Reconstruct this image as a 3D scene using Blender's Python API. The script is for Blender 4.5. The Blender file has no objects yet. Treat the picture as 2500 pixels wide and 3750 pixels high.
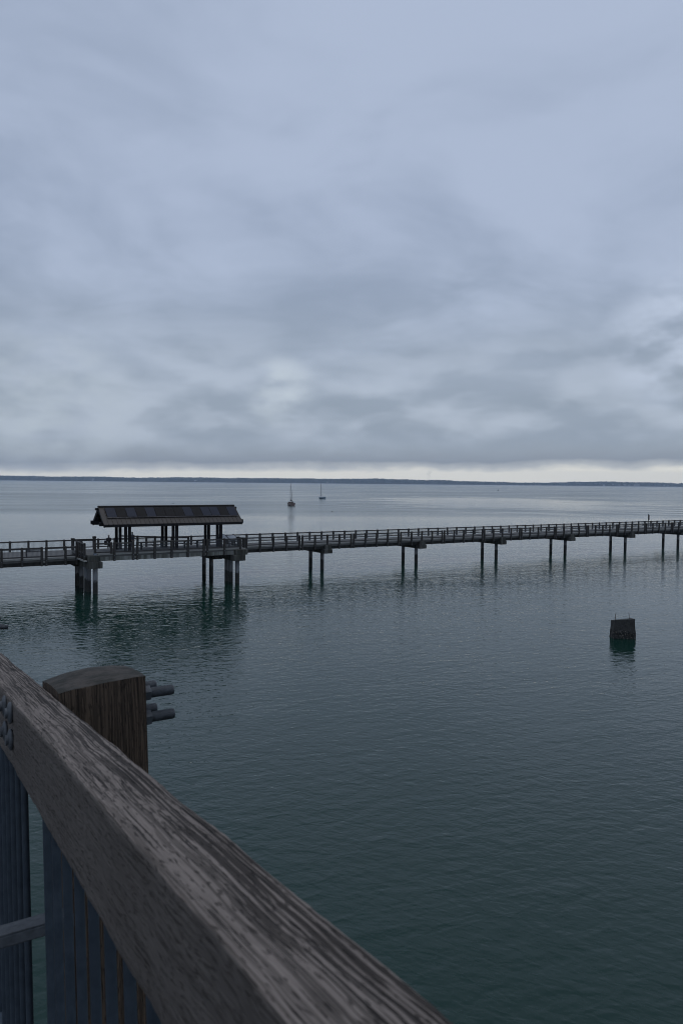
import bpy, bmesh, math, random
from mathutils import Vector, Matrix, noise
random.seed(7)
sc = bpy.context.scene
COL = sc.collection
R = math.radians

# ------------------------------------------------------------------ helpers
class MB:
    """collects shapes into one mesh"""
    def __init__(self):
        self.v, self.f, self.m, self.sm = [], [], [], []
    def add(self, vs, fs, mi=0, smooth=False):
        o = len(self.v)
        self.v += [tuple(x) for x in vs]
        for f in fs:
            self.f.append(tuple(i + o for i in f)); self.m.append(mi); self.sm.append(smooth)
    def box(self, x0, x1, y0, y1, z0, z1, mi=0):
        vs = [(x, y, z) for z in (z0, z1) for y in (y0, y1) for x in (x0, x1)]
        self.add(vs, [(0, 2, 3, 1), (4, 5, 7, 6), (0, 1, 5, 4), (2, 6, 7, 3), (0, 4, 6, 2), (1, 3, 7, 5)], mi)
    def bbox(self, x0, x1, y0, y1, z0, z1, c=.01, mi=0):
        """box with chamfered edges"""
        bm = bmesh.new()
        bmesh.ops.create_cube(bm, size=1)
        for v in bm.verts:
            v.co = Vector(((x0 + x1) / 2 + v.co.x * (x1 - x0), (y0 + y1) / 2 + v.co.y * (y1 - y0), (z0 + z1) / 2 + v.co.z * (z1 - z0)))
        bmesh.ops.bevel(bm, geom=bm.edges[:], offset=c, segments=1, affect='EDGES', profile=.5)
        bm.verts.index_update()
        self.add([v.co[:] for v in bm.verts], [[v.index for v in f.verts] for f in bm.faces], mi)
        bm.free()
    def hexa(self, b, t, mi=0):
        """b, t: four corners (counter clockwise from above) below and above"""
        self.add(list(b) + list(t), [(3, 2, 1, 0), (4, 5, 6, 7), (0, 1, 5, 4), (1, 2, 6, 5), (2, 3, 7, 6), (3, 0, 4, 7)], mi)
    def tube(self, a, b, r0, r1=None, n=12, mi=0, smooth=True, caps=True):
        a, b = Vector(a), Vector(b); r1 = r0 if r1 is None else r1
        d = (b - a).normalized()
        u = d.orthogonal().normalized(); w = d.cross(u)
        vs = []
        for p, r in ((a, r0), (b, r1)):
            for k in range(n):
                t = 2 * math.pi * k / n
                vs.append(p + (u * math.cos(t) + w * math.sin(t)) * r)
        self.add(vs, [(k, (k + 1) % n, n + (k + 1) % n, n + k) for k in range(n)], mi, smooth)
        if caps:
            self.add(vs[:n], [tuple(range(n))[::-1]], mi); self.add(vs[n:], [tuple(range(n))], mi)
    def bar(self, a, b, w, h, up=(0, 0, 1), mi=0):
        """rectangular bar from a to b: w across, h along up"""
        a, b, up = Vector(a), Vector(b), Vector(up)
        d = (b - a).normalized(); s = d.cross(up).normalized(); q = s.cross(d)
        vs = [p + s * (i * w / 2) + q * (j * h / 2) for p in (a, b) for i, j in ((-1, -1), (1, -1), (1, 1), (-1, 1))]
        self.add(vs, [(0, 1, 2, 3), (7, 6, 5, 4), (0, 4, 5, 1), (1, 5, 6, 2), (2, 6, 7, 3), (3, 7, 4, 0)], mi)
    def sphere(self, c, rx, ry, rz, n=12, m=8, mi=0):
        vs = [(c[0], c[1], c[2] - rz)]
        for j in range(1, m):
            ph = -math.pi / 2 + math.pi * j / m
            for k in range(n):
                t = 2 * math.pi * k / n
                vs.append((c[0] + rx * math.cos(ph) * math.cos(t), c[1] + ry * math.cos(ph) * math.sin(t), c[2] + rz * math.sin(ph)))
        vs.append((c[0], c[1], c[2] + rz)); T = len(vs) - 1
        fs = [(0, 1 + (k + 1) % n, 1 + k) for k in range(n)]
        for j in range(m - 2):
            for k in range(n):
                a = 1 + j * n + k; b = 1 + j * n + (k + 1) % n
                fs.append((a, b, b + n, a + n))
        o = 1 + (m - 2) * n
        fs += [(T, o + k, o + (k + 1) % n) for k in range(n)]
        self.add(vs, fs, mi, True)
    def mesh(self, name, mats):
        me = bpy.data.meshes.new(name)
        me.from_pydata(self.v, [], self.f)
        for m in (mats if isinstance(mats, (list, tuple)) else [mats]): me.materials.append(m)
        me.polygons.foreach_set('material_index', self.m)
        me.polygons.foreach_set('use_smooth', self.sm)
        me.validate(); me.update()
        bm = bmesh.new(); bm.from_mesh(me); bmesh.ops.recalc_face_normals(bm, faces=bm.faces[:]); bm.to_mesh(me); bm.free()
        return me
    def build(self, name, mats, parent=None, loc=(0, 0, 0)):
        return link(name, self.mesh(name, mats), parent, loc)

def link(name, me, parent=None, loc=(0, 0, 0), rotz=0):
    o = bpy.data.objects.new(name, me); COL.objects.link(o)
    o.parent = parent; o.location = loc; o.rotation_euler.z = rotz
    return o
def tag(o, label=None, cat=None, group=None, kind=None):
    for k, x in (('label', label), ('category', cat), ('group', group), ('kind', kind)):
        if x: o[k] = x
    return o
def empty(name, loc=(0, 0, 0), rotz=0):
    o = bpy.data.objects.new(name, None); COL.objects.link(o)
    o.location = loc; o.rotation_euler.z = rotz; o.empty_display_size = .3
    return o

# ------------------------------------------------------------------ node helpers
class NT:
    def __init__(self, tree):
        self.t = tree; tree.nodes.clear()
    def n(self, typ, inputs=None, **props):
        nd = self.t.nodes.new(typ)
        for k, x in props.items(): setattr(nd, k, x)
        for k, x in (inputs or {}).items():
            s = nd.inputs[k]
            if isinstance(x, bpy.types.NodeSocket): self.t.links.new(x, s)
            else: s.default_value = x
        return nd
    def math(self, op, a, b=0., c=0., clamp=False):
        nd = self.t.nodes.new('ShaderNodeMath'); nd.operation = op; nd.use_clamp = clamp
        for i, x in enumerate((a, b, c)):
            if isinstance(x, bpy.types.NodeSocket): self.t.links.new(x, nd.inputs[i])
            else: nd.inputs[i].default_value = x
        return nd.outputs[0]
    def vmul(self, v, s):
        return self.n('ShaderNodeVectorMath', {0: v, 1: s}, operation='MULTIPLY').outputs[0]
    def vadd(self, v, s):
        return self.n('ShaderNodeVectorMath', {0: v, 1: s}, operation='ADD').outputs[0]
    def noise(self, vec, scale=1., detail=3., rough=.5, dist=0.):
        return self.n('ShaderNodeTexNoise', {'Vector': vec, 'Scale': scale, 'Detail': detail, 'Roughness': rough, 'Distortion': dist}).outputs[0]
    def remap(self, x, a, b, c=0., d=1., smooth=False):
        nd = self.n('ShaderNodeMapRange', {0: x, 1: a, 2: b, 3: c, 4: d}, clamp=True)
        if smooth: nd.interpolation_type = 'SMOOTHSTEP'
        return nd.outputs[0]
    def mix(self, f, a, b):
        nd = self.t.nodes.new('ShaderNodeMix'); nd.data_type = 'RGBA'
        for i, x in ((0, f), (6, a), (7, b)):
            if isinstance(x, bpy.types.NodeSocket): self.t.links.new(x, nd.inputs[i])
            else: nd.inputs[i].default_value = x if i == 0 else (*x, 1)
        return nd.outputs[2]
    def ramp(self, x, stops, interp='LINEAR'):
        nd = self.n('ShaderNodeValToRGB', {0: x}); cr = nd.color_ramp; cr.interpolation = interp
        while len(cr.elements) < len(stops): cr.elements.new(1)
        for e, (p, c) in zip(cr.elements, stops): e.position = p; e.color = (*c, 1)
        return nd.outputs[0]

def new_mat(name):
    m = bpy.data.materials.new(name); m.use_nodes = True
    return m, NT(m.node_tree)
def finish(nt, col, rough=.7, bump=None, bdist=.01, metal=0., bstr=1., spec=.5):
    ins = {'Base Color': col if isinstance(col, bpy.types.NodeSocket) else (*col, 1), 'Roughness': rough, 'Metallic': metal, 'Specular IOR Level': spec}
    if bump is not None:
        ins['Normal'] = nt.n('ShaderNodeBump', {'Height': bump, 'Distance': bdist, 'Strength': bstr}).outputs[0]
    b = nt.n('ShaderNodeBsdfPrincipled', ins)
    nt.n('ShaderNodeOutputMaterial', {'Surface': b.outputs[0]})
def objco(nt, rnd=True):
    v = nt.n('ShaderNodeTexCoord').outputs['Object']
    if rnd:
        r = nt.n('ShaderNodeObjectInfo').outputs['Random']
        v = nt.vadd(v, nt.n('ShaderNodeCombineXYZ', {0: nt.math('MULTIPLY', r, 37.), 1: nt.math('MULTIPLY', r, 91.), 2: 0.}).outputs[0])
    return v

def mat_plain(name, c0, c1, scale=3., rough=.7, metal=0., bd=.004, detail=4., spec=.5):
    m, nt = new_mat(name)
    v = objco(nt); f = nt.remap(nt.noise(v, scale, detail, .6), .3, .7)
    finish(nt, nt.mix(f, c0, c1), rough, f if bd else None, bd, metal, spec=spec)
    return m

def mat_timber(name, light, dark, along, fine=60., rough=.8):
    """weathered sawn timber, fibres along one object axis"""
    m, nt = new_mat(name)
    sc_ = [fine, fine, fine]; sc_[along] = fine * .03
    v = objco(nt)
    f = nt.noise(nt.vmul(v, tuple(sc_)), 1., 4., .6, .3)
    big = nt.noise(v, 2.5, 3.)
    c = nt.mix(nt.remap(f, .35, .65), dark, light)
    c = nt.mix(nt.remap(big, .35, .7, 0, .55), c, dark)
    finish(nt, c, rough, f, .004, spec=.2)
    return m

def mat_concrete(name, light, dark, stain, zlo=None, zhi=None):
    """concrete with downward rain streaks"""
    m, nt = new_mat(name)
    v = nt.n('ShaderNodeTexCoord').outputs['Object']
    st = nt.noise(nt.vmul(v, (2.6, 2.6, .12)), 1., 4., .65, .2)
    st2 = nt.noise(nt.vmul(v, (7., 7., .35)), 1., 3., .6)
    gr = nt.noise(v, 9., 5., .65)
    c = nt.mix(nt.remap(gr, .3, .7), dark, light)
    c = nt.mix(nt.remap(st, .42, .62, 0., .85), c, stain)
    c = nt.mix(nt.remap(st2, .52, .7, 0., .5), c, stain)
    finish(nt, c, .85, gr, .006, spec=.25)
    return m

M = {}
M['deck'] = mat_plain('deck concrete', (.085, .085, .082), (.13, .13, .125), 1.5, .85)
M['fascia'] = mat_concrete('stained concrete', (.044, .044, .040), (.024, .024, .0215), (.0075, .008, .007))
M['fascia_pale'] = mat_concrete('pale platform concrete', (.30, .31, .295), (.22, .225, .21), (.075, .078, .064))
M['cap'] = mat_concrete('pile cap concrete', (.135, .135, .122), (.075, .075, .068), (.020, .021, .016))
M['kerb'] = mat_plain('kerb concrete', (.22, .22, .21), (.32, .32, .30), 4., .85)
M['pierwood'] = mat_timber('dark railing timber', (.085, .08, .075), (.035, .033, .03), 2)
M['railwood'] = mat_timber('railing beam timber', (.095, .092, .09), (.045, .043, .042), 0)
M['rod'] = mat_plain('dull steel rod', (.050, .056, .064), (.095, .108, .122), 55., .65, .15, .001)
M['bar'] = mat_plain('dark galvanised baluster', (.026, .038, .052), (.046, .062, .080), 25., .6, .0, .0004, spec=.3)
M['bars'] = mat_plain('galvanised bars', (.11, .12, .135), (.17, .18, .20), 30., .55, .6, 0)
M['galv'] = mat_plain('galvanised steel', (.16, .19, .23), (.24, .28, .33), 40., .55, .45, .0006)
M['shelterwood'] = mat_plain('dark stained shelter frame', (.012, .012, .013), (.022, .021, .022), 4., .7, spec=.15)
M['darkmetal'] = mat_plain('dark painted metal', (.015, .016, .018), (.03, .03, .033), 8., .5, .2)
M['tabledark'] = mat_plain('dark green coated metal', (.018, .022, .021), (.035, .04, .038), 8., .55)

# pile: steel pipe, weed-black up to the tide line
def mat_pile():
    m, nt = new_mat('tidal pile')
    g = nt.n('ShaderNodeNewGeometry').outputs['Position']
    z = nt.n('ShaderNodeSeparateXYZ', {0: g}).outputs[2]
    nz = nt.noise(g, 3., 4., .6)
    zz = nt.math('ADD', z, nt.math('MULTIPLY', nt.math('SUBTRACT', nz, .5), .8))
    low = nt.remap(zz, 1.15, 1.3)
    lo = nt.mix(nt.remap(nt.noise(g, 9., 4.), .4, .65), (.010, .011, .011), (.03, .03, .026))
    hi = nt.mix(nt.remap(nt.noise(nt.vmul(g, (3, 3, .5)), 1., 4.), .35, .65), (.10, .105, .115), (.23, .24, .26))
    finish(nt, nt.mix(low, lo, hi), .6, nt.noise(g, 9., 4.), .02)
    return m
M['pile'] = mat_pile()

def mat_roof():
    m, nt = new_mat('brown standing seam roof')
    v = nt.n('ShaderNodeTexCoord').outputs['Object']
    f = nt.noise(nt.vmul(v, (2., 1., 1.)), 1.5, 4., .6)
    finish(nt, nt.mix(nt.remap(f, .3, .7), (.036, .031, .027), (.052, .045, .040)), .55, None, metal=.25)
    return m
M['roof'] = mat_roof()
M['cell_navy'] = mat_plain('navy solar glass', (.012, .016, .030), (.016, .021, .036), 3., .4, 0, 0, spec=.12)
M['cell_black'] = mat_plain('black solar glass', (.007, .006, .006), (.011, .010, .010), 3., .5, 0, 0, spec=.10)
M['cell_frame'] = mat_plain('panel frame', (.10, .10, .11), (.14, .14, .15), 8., .4, .7, 0)

# ------------------------------------------------------------------ camera
CAM = Vector((0, 0, 10.8))
cd = bpy.data.cameras.new('camera'); cam = bpy.data.objects.new('camera', cd); COL.objects.link(cam)
cd.sensor_fit = 'VERTICAL'; cd.sensor_height = 36; cd.lens = 2650 / 3750 * 36
cd.clip_start = .02; cd.clip_end = 60000
cam.matrix_world = Matrix.Translation(CAM) @ Matrix.Rotation(R(90 - 2.33), 4, 'X') @ Matrix.Rotation(R(.55), 4, 'Z')
cd.dof.use_dof = True; cd.dof.focus_distance = 12; cd.dof.aperture_fstop = 9
sc.camera = cam

# ------------------------------------------------------------------ sky + sun
SUN_EL, SUN_AZ = 86, 20      # azimuth clockwise from +Y
w = bpy.data.worlds.new('World'); sc.world = w; w.use_nodes = True
nt = NT(w.node_tree)
d = nt.n('ShaderNodeVectorMath', {0: nt.n('ShaderNodeTexCoord').outputs['Generated']}, operation='NORMALIZE').outputs[0]
sx = nt.n('ShaderNodeSeparateXYZ', {0: d}); X, Y, Z = sx.outputs
z = nt.math('MAXIMUM', Z, 0.)
den = nt.math('ADD', z, .20)
pv = nt.n('ShaderNodeCombineXYZ', {0: nt.math('DIVIDE', X, den), 1: nt.math('DIVIDE', Y, den), 2: 3.7}).outputs[0]
pv = nt.vadd(pv, (2.3, 7.1, 0))
wp = nt.n('ShaderNodeTexNoise', {'Vector': pv, 'Scale': .9, 'Detail': 2.}).outputs[1]
pv = nt.vadd(pv, nt.vmul(nt.vadd(wp, (-.5, -.5, -.5)), (.9, .9, 0)))
big = nt.noise(pv, 1.25, 4., .5)
mid = nt.noise(nt.vadd(pv, (11, 3, 0)), 3.1, 5., .52)
mid2 = nt.noise(nt.vadd(pv, (11, 3.1, 0)), 3.1, 5., .52)
cl = nt.math('ADD', nt.math('MULTIPLY', big, .55), nt.math('MULTIPLY', mid, .45))
cl = nt.math('ADD', cl, nt.math('MULTIPLY', nt.math('SUBTRACT', mid2, mid), .30))
cl = nt.remap(cl, .38, .62, smooth=True)
hi_dark, hi_light = (.312, .378, .505), (.445, .520, .672)
lo_dark, lo_light = (.308, .370, .468), (.448, .522, .655)
up = nt.remap(z, .12, .36, smooth=True)
col = nt.mix(up, nt.mix(cl, lo_dark, lo_light), nt.mix(cl, hi_dark, hi_light))
# cloud rows towards the horizon: pale tops, dark bases
wr = nt.n('ShaderNodeTexNoise', {'Vector': nt.vmul(d, (7., 7., 16.)), 'Scale': 1., 'Detail': 3.}).outputs[1]
rv = nt.vadd(nt.vmul(d, (5.8, 5.8, 16.)), nt.vmul(nt.vadd(wr, (-.5, -.5, -.5)), (.55, .55, .55)))
r1 = nt.noise(rv, 1., 3.5, .48)
r2 = nt.noise(nt.vadd(rv, (0, 0, .34)), 1., 3.5, .48)
rows = nt.math('ADD', nt.math('MULTIPLY', nt.math('SUBTRACT', r1, .5), .8), nt.math('MULTIPLY', nt.math('SUBTRACT', r1, r2), 1.15))
rows_f = nt.remap(rows, -.24, .26, smooth=True)
low = nt.remap(z, .26, .09, 0, .85, smooth=True)
col = nt.mix(low, col, nt.mix(rows_f, (.306, .362, .440), (.488, .552, .648)))
edge = nt.noise(nt.vmul(d, (9., 9., 22.)), 1., 5., .6)
e = nt.math('ADD', z, nt.math('MULTIPLY', nt.math('SUBTRACT', edge, .5), .026))
e = nt.math('ADD', e, nt.math('ADD', nt.math('MULTIPLY', X, -.013), -.001))
band = nt.ramp(nt.math('MULTIPLY', e, 10.), [(0., (1.12, 1.08, .95)), (.125, (1.14, 1.10, .96)), (.19, (.62, .64, .64)), (.27, (.305, .345, .405)), (.60, (.36, .42, .49)), (1., (.38, .44, .52))])
col = nt.mix(nt.remap(e, .030, .062, 1., 0., smooth=True), col, band)
def glow(dirv, size, c, amt):
    global col
    dv = Vector(dirv).normalized()
    dt = nt.n('ShaderNodeVectorMath', {0: d, 1: tuple(dv)}, operation='DOT_PRODUCT').outputs['Value']
    f = nt.remap(dt, math.cos(R(size)), 1., 0., 1., smooth=True)
    f = nt.math('MULTIPLY', f, nt.remap(nt.noise(nt.vmul(d, (13., 13., 24.)), 1., 3., .5), .34, .66, smooth=True))
    col = nt.mix(nt.math('MULTIPLY', f, amt), col, c)
glow((.455, 1, .20), 5.5, (.62, .70, .85), .8)       # thin spots in the overcast
glow((-.085, 1, .125), 3.2, (.60, .67, .74), .8)
glow((-.40, 1, .10), 7, (.54, .61, .68), .6)
sky = nt.n('ShaderNodeTexSky', sky_type='NISHITA', sun_disc=False, sun_elevation=R(SUN_EL), sun_rotation=R(SUN_AZ))
bg1 = nt.n('ShaderNodeBackground', {0: sky.outputs[0], 1: .08})
bg2 = nt.n('ShaderNodeBackground', {0: col, 1: 1.0})
mx = nt.n('ShaderNodeMixShader', {0: .92, 1: bg1.outputs[0], 2: bg2.outputs[0]})
nt.n('ShaderNodeOutputWorld', {'Surface': mx.outputs[0]})
sl = bpy.data.lights.new('sun', 'SUN'); sl.energy = .5; sl.angle = R(40); sl.color = (1, .96, .9)
so = bpy.data.objects.new('sun', sl); COL.objects.link(so)
sd = Vector((math.sin(R(SUN_AZ)) * math.cos(R(SUN_EL)), math.cos(R(SUN_AZ)) * math.cos(R(SUN_EL)), math.sin(R(SUN_EL))))
so.rotation_euler = (-sd).to_track_quat('-Z', 'Y').to_euler()

# ------------------------------------------------------------------ water
def mat_water():
    m, nt = new_mat('sea water')
    g = nt.n('ShaderNodeNewGeometry').outputs['Position']
    sp = nt.n('ShaderNodeSeparateXYZ', {0: g})
    rot = nt.n('ShaderNodeVectorRotate', {'Vector': g, 'Angle': R(-20)}, rotation_type='Z_AXIS').outputs[0]
    rot2 = nt.n('ShaderNodeVectorRotate', {'Vector': g, 'Angle': R(24)}, rotation_type='Z_AXIS').outputs[0]
    a = nt.noise(nt.vmul(rot, (1.05, 2.0, 1)), 1., 2., .5, .35)       # ~0.6 m ripples
    b = nt.noise(nt.vmul(rot2, (2.1, 4.0, 1)), 1., 2., .5, .25)       # fine crossing ripples
    c = nt.noise(nt.vmul(rot, (.14, .36, 1)), 1., 2., .5, .2)       # ~3 m swell
    h = nt.math('ADD', nt.math('MULTIPLY', a, .043), nt.math('MULTIPLY', b, .023))
    h = nt.math('ADD', h, nt.math('MULTIPLY', c, .055))
    # cat's paws and slicks
    gust = nt.noise(nt.vmul(g, (.010, .030, 1)), 1., 4., .6, .4)
    slick = nt.noise(nt.vmul(rot, (.0040, .0100, 1)), 1., 6., .6, 1.6)
    yy = nt.math('ADD', sp.outputs[1], nt.math('MULTIPLY', sp.outputs[0], -.08))
    yy = nt.math('ADD', yy, nt.math('MULTIPLY', nt.math('SUBTRACT', nt.noise(nt.vmul(g, (.004, .004, 1)), 1., 3.), .5), 60.))
    far = nt.remap(yy, 225., 262., 0., 1.)
    calm = nt.math('MULTIPLY', far, nt.remap(slick, .38, .66, .2, 1.))
    ex = nt.math('DIVIDE', nt.math('SUBTRACT', sp.outputs[0], 92.), 95.)
    ey = nt.math('DIVIDE', nt.math('SUBTRACT', sp.outputs[1], 430.), 190.)
    er = nt.math('SQRT', nt.math('ADD', nt.math('MULTIPLY', ex, ex), nt.math('MULTIPLY', ey, ey)))
    pn = nt.noise(nt.vmul(nt.n('ShaderNodeVectorRotate', {'Vector': g, 'Angle': R(35)}, rotation_type='Z_AXIS').outputs[0], (.010, .034, 1)), 1., 5., .6, 1.2)
    patch = nt.remap(nt.math('ADD', er, nt.math('MULTIPLY', nt.math('SUBTRACT', pn, .5), 2.6)), 1.05, .55, 0., 1., smooth=True)
    amp = nt.remap(gust, .35, .65, .55, 1.15)
    amp = nt.math('MULTIPLY', amp, nt.math('SUBTRACT', 1., nt.math('MULTIPLY', calm, .30)))
    amp = nt.math('MULTIPLY', amp, nt.math('SUBTRACT', 1., nt.math('MULTIPLY', patch, .8)))
    h = nt.math('MULTIPLY', h, 1.)
    bump = nt.n('ShaderNodeBump', {'Height': h, 'Distance': 1., 'Strength': nt.math('MINIMUM', amp, 1.)})
    rough = nt.math('ADD', nt.math('MULTIPLY', nt.math('MULTIPLY', far, nt.math('SUBTRACT', 1., nt.math('MULTIPLY', patch, .8))), nt.remap(calm, .2, .9, .16, .07)), .045)
    col = nt.mix(nt.noise(g, .05, 3.), (.0028, .0232, .0166), (.0038, .0275, .0198))
    p = nt.n('ShaderNodeBsdfPrincipled', {'Base Color': col, 'Roughness': rough, 'IOR': 1.33, 'Normal': bump.outputs[0]})
    nt.n('ShaderNodeOutputMaterial', {'Surface': p.outputs[0]})
    return m
wb = MB()
wb.add([(-11000, -900, 0), (11000, -900, 0), (11000, 8600, 0), (-11000, 8600, 0)], [(0, 1, 2, 3)])
tag(wb.build('water', mat_water()), kind='structure')

# ------------------------------------------------------------------ far shore
m_land = mat_plain('wooded land', (.030, .040, .028), (.060, .058, .045), .004, .9, 0, 0)
m_tree = mat_plain('far trees', (.022, .036, .024), (.050, .056, .038), .02, .9, 0, 0)
SH = 8000
def land_h(x):
    t = x / 8000 * 2650 + 1250          # position along the shore, as an index of its profile
    base = 46 if t < 1650 else (46 - 20 * min(1, (t - 1650) / 220))
    if 2150 < t: base += 14
    if 520 < t < 1500: base += 4
    return max(10, base + 16 * (noise.noise(Vector((x * .0011, 0, 3))) + .5 * noise.noise(Vector((x * .004, 2, 0)))))
def shore_y(x): return SH + 160 * noise.noise(Vector((x * .0006, 5, 1)))
lb = MB(); NX = 420; ys = [0, 20, 90, 240, 600, 1500]; hs = [-1, 3, .62, .86, 1.0, .95]
vs = []
for i in range(NX + 1):
    x = -10500 + 21000 * i / NX; H = land_h(x)
    for j, (dy, hh) in enumerate(zip(ys, hs)):
        zz = hh if j < 2 else hh * H * 1.0 + 3 * noise.noise(Vector((x * .01, dy * .02, 0)))
        vs.append((x, shore_y(x) + dy, zz))
n = len(ys)
lb.add(vs, [(i * n + j, (i + 1) * n + j, (i + 1) * n + j + 1, i * n + j + 1) for i in range(NX) for j in range(n - 1)], 0, True)
tag(lb.build('hills', m_land), kind='structure')
tb = MB()
def cone(b, x, y, z0, h, r, n=5):
    vs = [(x + r * math.cos(2 * math.pi * k / n), y + r * math.sin(2 * math.pi * k / n), z0) for k in range(n)]
    vs += [(x + .55 * r * math.cos(2 * math.pi * k / n + .5), y + .55 * r * math.sin(2 * math.pi * k / n + .5), z0 + h * .55) for k in range(n)]
    vs.append((x, y, z0 + h))
    b.add(vs, [(k, (k + 1) % n, n + (k + 1) % n, n + k) for k in range(n)] + [(n + k, n + (k + 1) % n, 2 * n) for k in range(n)])
for k in range(5200):
    x = random.uniform(-5200, 5200); H = land_h(x) * 1.0
    q = random.random()
    dy = random.choice((random.uniform(30, 110), random.uniform(240, 700), random.uniform(500, 700)))
    gz = H * (.62 if dy < 120 else .9)
    if dy < 120: gz = 3 + (H * .62 - 3) * max(0, (dy - 20) / 70)
    hh = random.uniform(7, 14) + (9 * random.random() if random.random() < .12 else 0)
    cone(tb, x, shore_y(x) + dy, gz - 2, hh + 2, random.uniform(5, 11))
tag(tb.build('far_forest', m_tree), 'distant bluish wooded shore along the whole horizon', 'forest', kind='stuff')

m_hwall = mat_plain('white house walls', (.55, .55, .53), (.7, .7, .68), 1., .8, 0, 0)
m_hroof = mat_plain('house roofs', (.12, .11, .11), (.2, .19, .18), 1., .8, 0, 0)
hb = MB()
hb.box(-7, 7, -5, 5, -3, 6)
hb.add([(-7.6, -5.6, 6), (7.6, -5.6, 6), (7.6, 5.6, 6), (-7.6, 5.6, 6), (-7.6, 0, 9.4), (7.6, 0, 9.4)], [(0, 1, 5, 4), (2, 3, 4, 5), (0, 4, 3), (1, 2, 5), (0, 3, 2, 1)], 1)
house = hb.mesh('shore_house', [m_hwall, m_hroof])
for k in range(16):
    t = random.uniform(2190, 2520) if k < 12 else random.choice((560, 700, 1190, 330)) + random.uniform(-30, 30)
    x = (t - 1250) / 2650 * SH
    dy = random.uniform(26, 62)
    o = link('shore_house', house, None, (x, shore_y(x) + dy - 8, 3 + (land_h(x) * .48 - 3) * (dy - 20) / 70 + 2.5), random.uniform(-.3, .3))
    s = random.uniform(.8, 1.5); o.scale = (s * random.uniform(.9, 1.6), s, s)
    tag(o, 'tiny pale house among the trees on the far shore', 'house', 'houses on the far shore')

# thin plume of smoke over the far wood
ms, nt = new_mat('thin smoke')
pv_ = nt.n('ShaderNodeVolumePrincipled', {'Color': (.75, .76, .78, 1), 'Density': .0045, 'Anisotropy': .2})
nt.n('ShaderNodeOutputMaterial', {'Volume': pv_.outputs[0]})
kb = MB()
kb.sphere((0, 0, 0), 10, 10, 22); kb.sphere((14, 0, 32), 19, 19, 20); kb.sphere((4, 0, 62), 25, 25, 22); kb.sphere((22, 0, 86), 24, 24, 18)
tag(kb.build('smoke', ms, None, (980, SH + 260, 56)), 'faint grey smoke plume rising above the far wooded shore', 'smoke', kind='stuff')

# haze: one closed box of even air round everything
mh, nt = new_mat('sea haze')
hv = nt.n('ShaderNodeVolumePrincipled', {'Color': (.60, .76, 1., 1), 'Density': 7e-5, 'Anisotropy': .0})
nt.n('ShaderNodeOutputMaterial', {'Volume': hv.outputs[0]})
zb = MB(); zb.box(-11600, 11600, -1300, 10200, -8., 190)
tag(zb.build('haze', mh), kind='stuff')

# ------------------------------------------------------------------ pier frame: local x = along, y = away from the viewer (= -t), z up
PO = (-2.03, 89.31, 0); PA = math.atan2(.53189909, .84680775)
DK, RT, FB = 3.27, 4.36, 2.60      # deck, rail top, fascia bottom
PF, PR, PB = 3.75, 4.82, 3.10      # the same on the raised platform
pier = tag(empty('pier', PO, PA), 'long grey concrete walkway pier on paired round piles across the water', 'pier')
S0, S1 = -76., 104.
NEAR, FAR = -.6, 4.7               # y of the near and far railing on the narrow walkway
NEARW = -3.6                       # and of the near one on the wide left part
LE, PE = -30.1, -13.6              # left / right end of platform
b = MB()
b.box(S0, LE, NEARW + .12, FAR - .12, DK - .30, DK)
b.box(LE, S1, NEAR + .12, FAR - .12, DK - .302, DK - .002)
b.build('deck', M['deck'], pier)
def girder(s0, s1, y0, y1, z0, z1, mat):
    """edge beam in cast lengths with open joints"""
    b = MB(); step = 7.375; e = 3.69
    cuts = [s0] + [e + step * k for k in range(-12, 16) if s0 + .4 < e + step * k < s1 - .4] + [s1]
    for a, c in zip(cuts, cuts[1:]): b.bbox(a + .015, c - .015, y0, y1, z0, z1, .02)
    return b.build('edge_girder', mat, pier)
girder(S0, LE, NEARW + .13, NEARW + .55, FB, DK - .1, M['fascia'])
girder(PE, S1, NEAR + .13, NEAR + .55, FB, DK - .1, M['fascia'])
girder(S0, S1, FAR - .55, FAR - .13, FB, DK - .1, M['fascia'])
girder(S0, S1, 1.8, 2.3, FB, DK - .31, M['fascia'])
b = MB()
for a, c, y in ((S0, LE, NEARW), (PE, S1, NEAR)): b.box(a, c, y + .06, y + .30, DK - .095, DK + .07)
b.box(S0, S1, FAR - .30, FAR - .06, DK - .095, DK + .004)
b.build('kerb', M['kerb'], pier)

pile_mesh = MB()
pile_mesh.tube((0, 0, -4), (0, 0, 1), .23, n=20, caps=False)
pile_me = pile_mesh.mesh('pile', M['pile'])
def pile_to(parent, s, y, top, r=.23):
    b = MB(); b.tube((s, y, -4), (s, y, top), r, n=20)
    return b.build('pile', M['pile'], parent)
def walkway_bent(s, y0, y1, piles):
    b = MB()
    b.bbox(s - .55, s + .55, y0, y1, FB - .52, FB - .004, .025)
    b.bbox(s - .42, s + .42, y0 + .04, y0 + .42, FB - .006, DK - .16, .02)      # upstand block at the near end
    cp = b.build('pile_cap', M['cap'], pier)
    for y in piles: pile_to(cp, s, y, FB - .51)
for k in range(-4, 8):
    s = 14.75 * k
    if k in (-1,): continue
    if k <= -2:
        if k == -2: continue
        walkway_bent(s, NEARW - .35, FAR + .3, (-2.2, .6, 3.5))
    else: walkway_bent(s, NEAR - .35, FAR + .3, (.6, 3.5))

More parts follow.
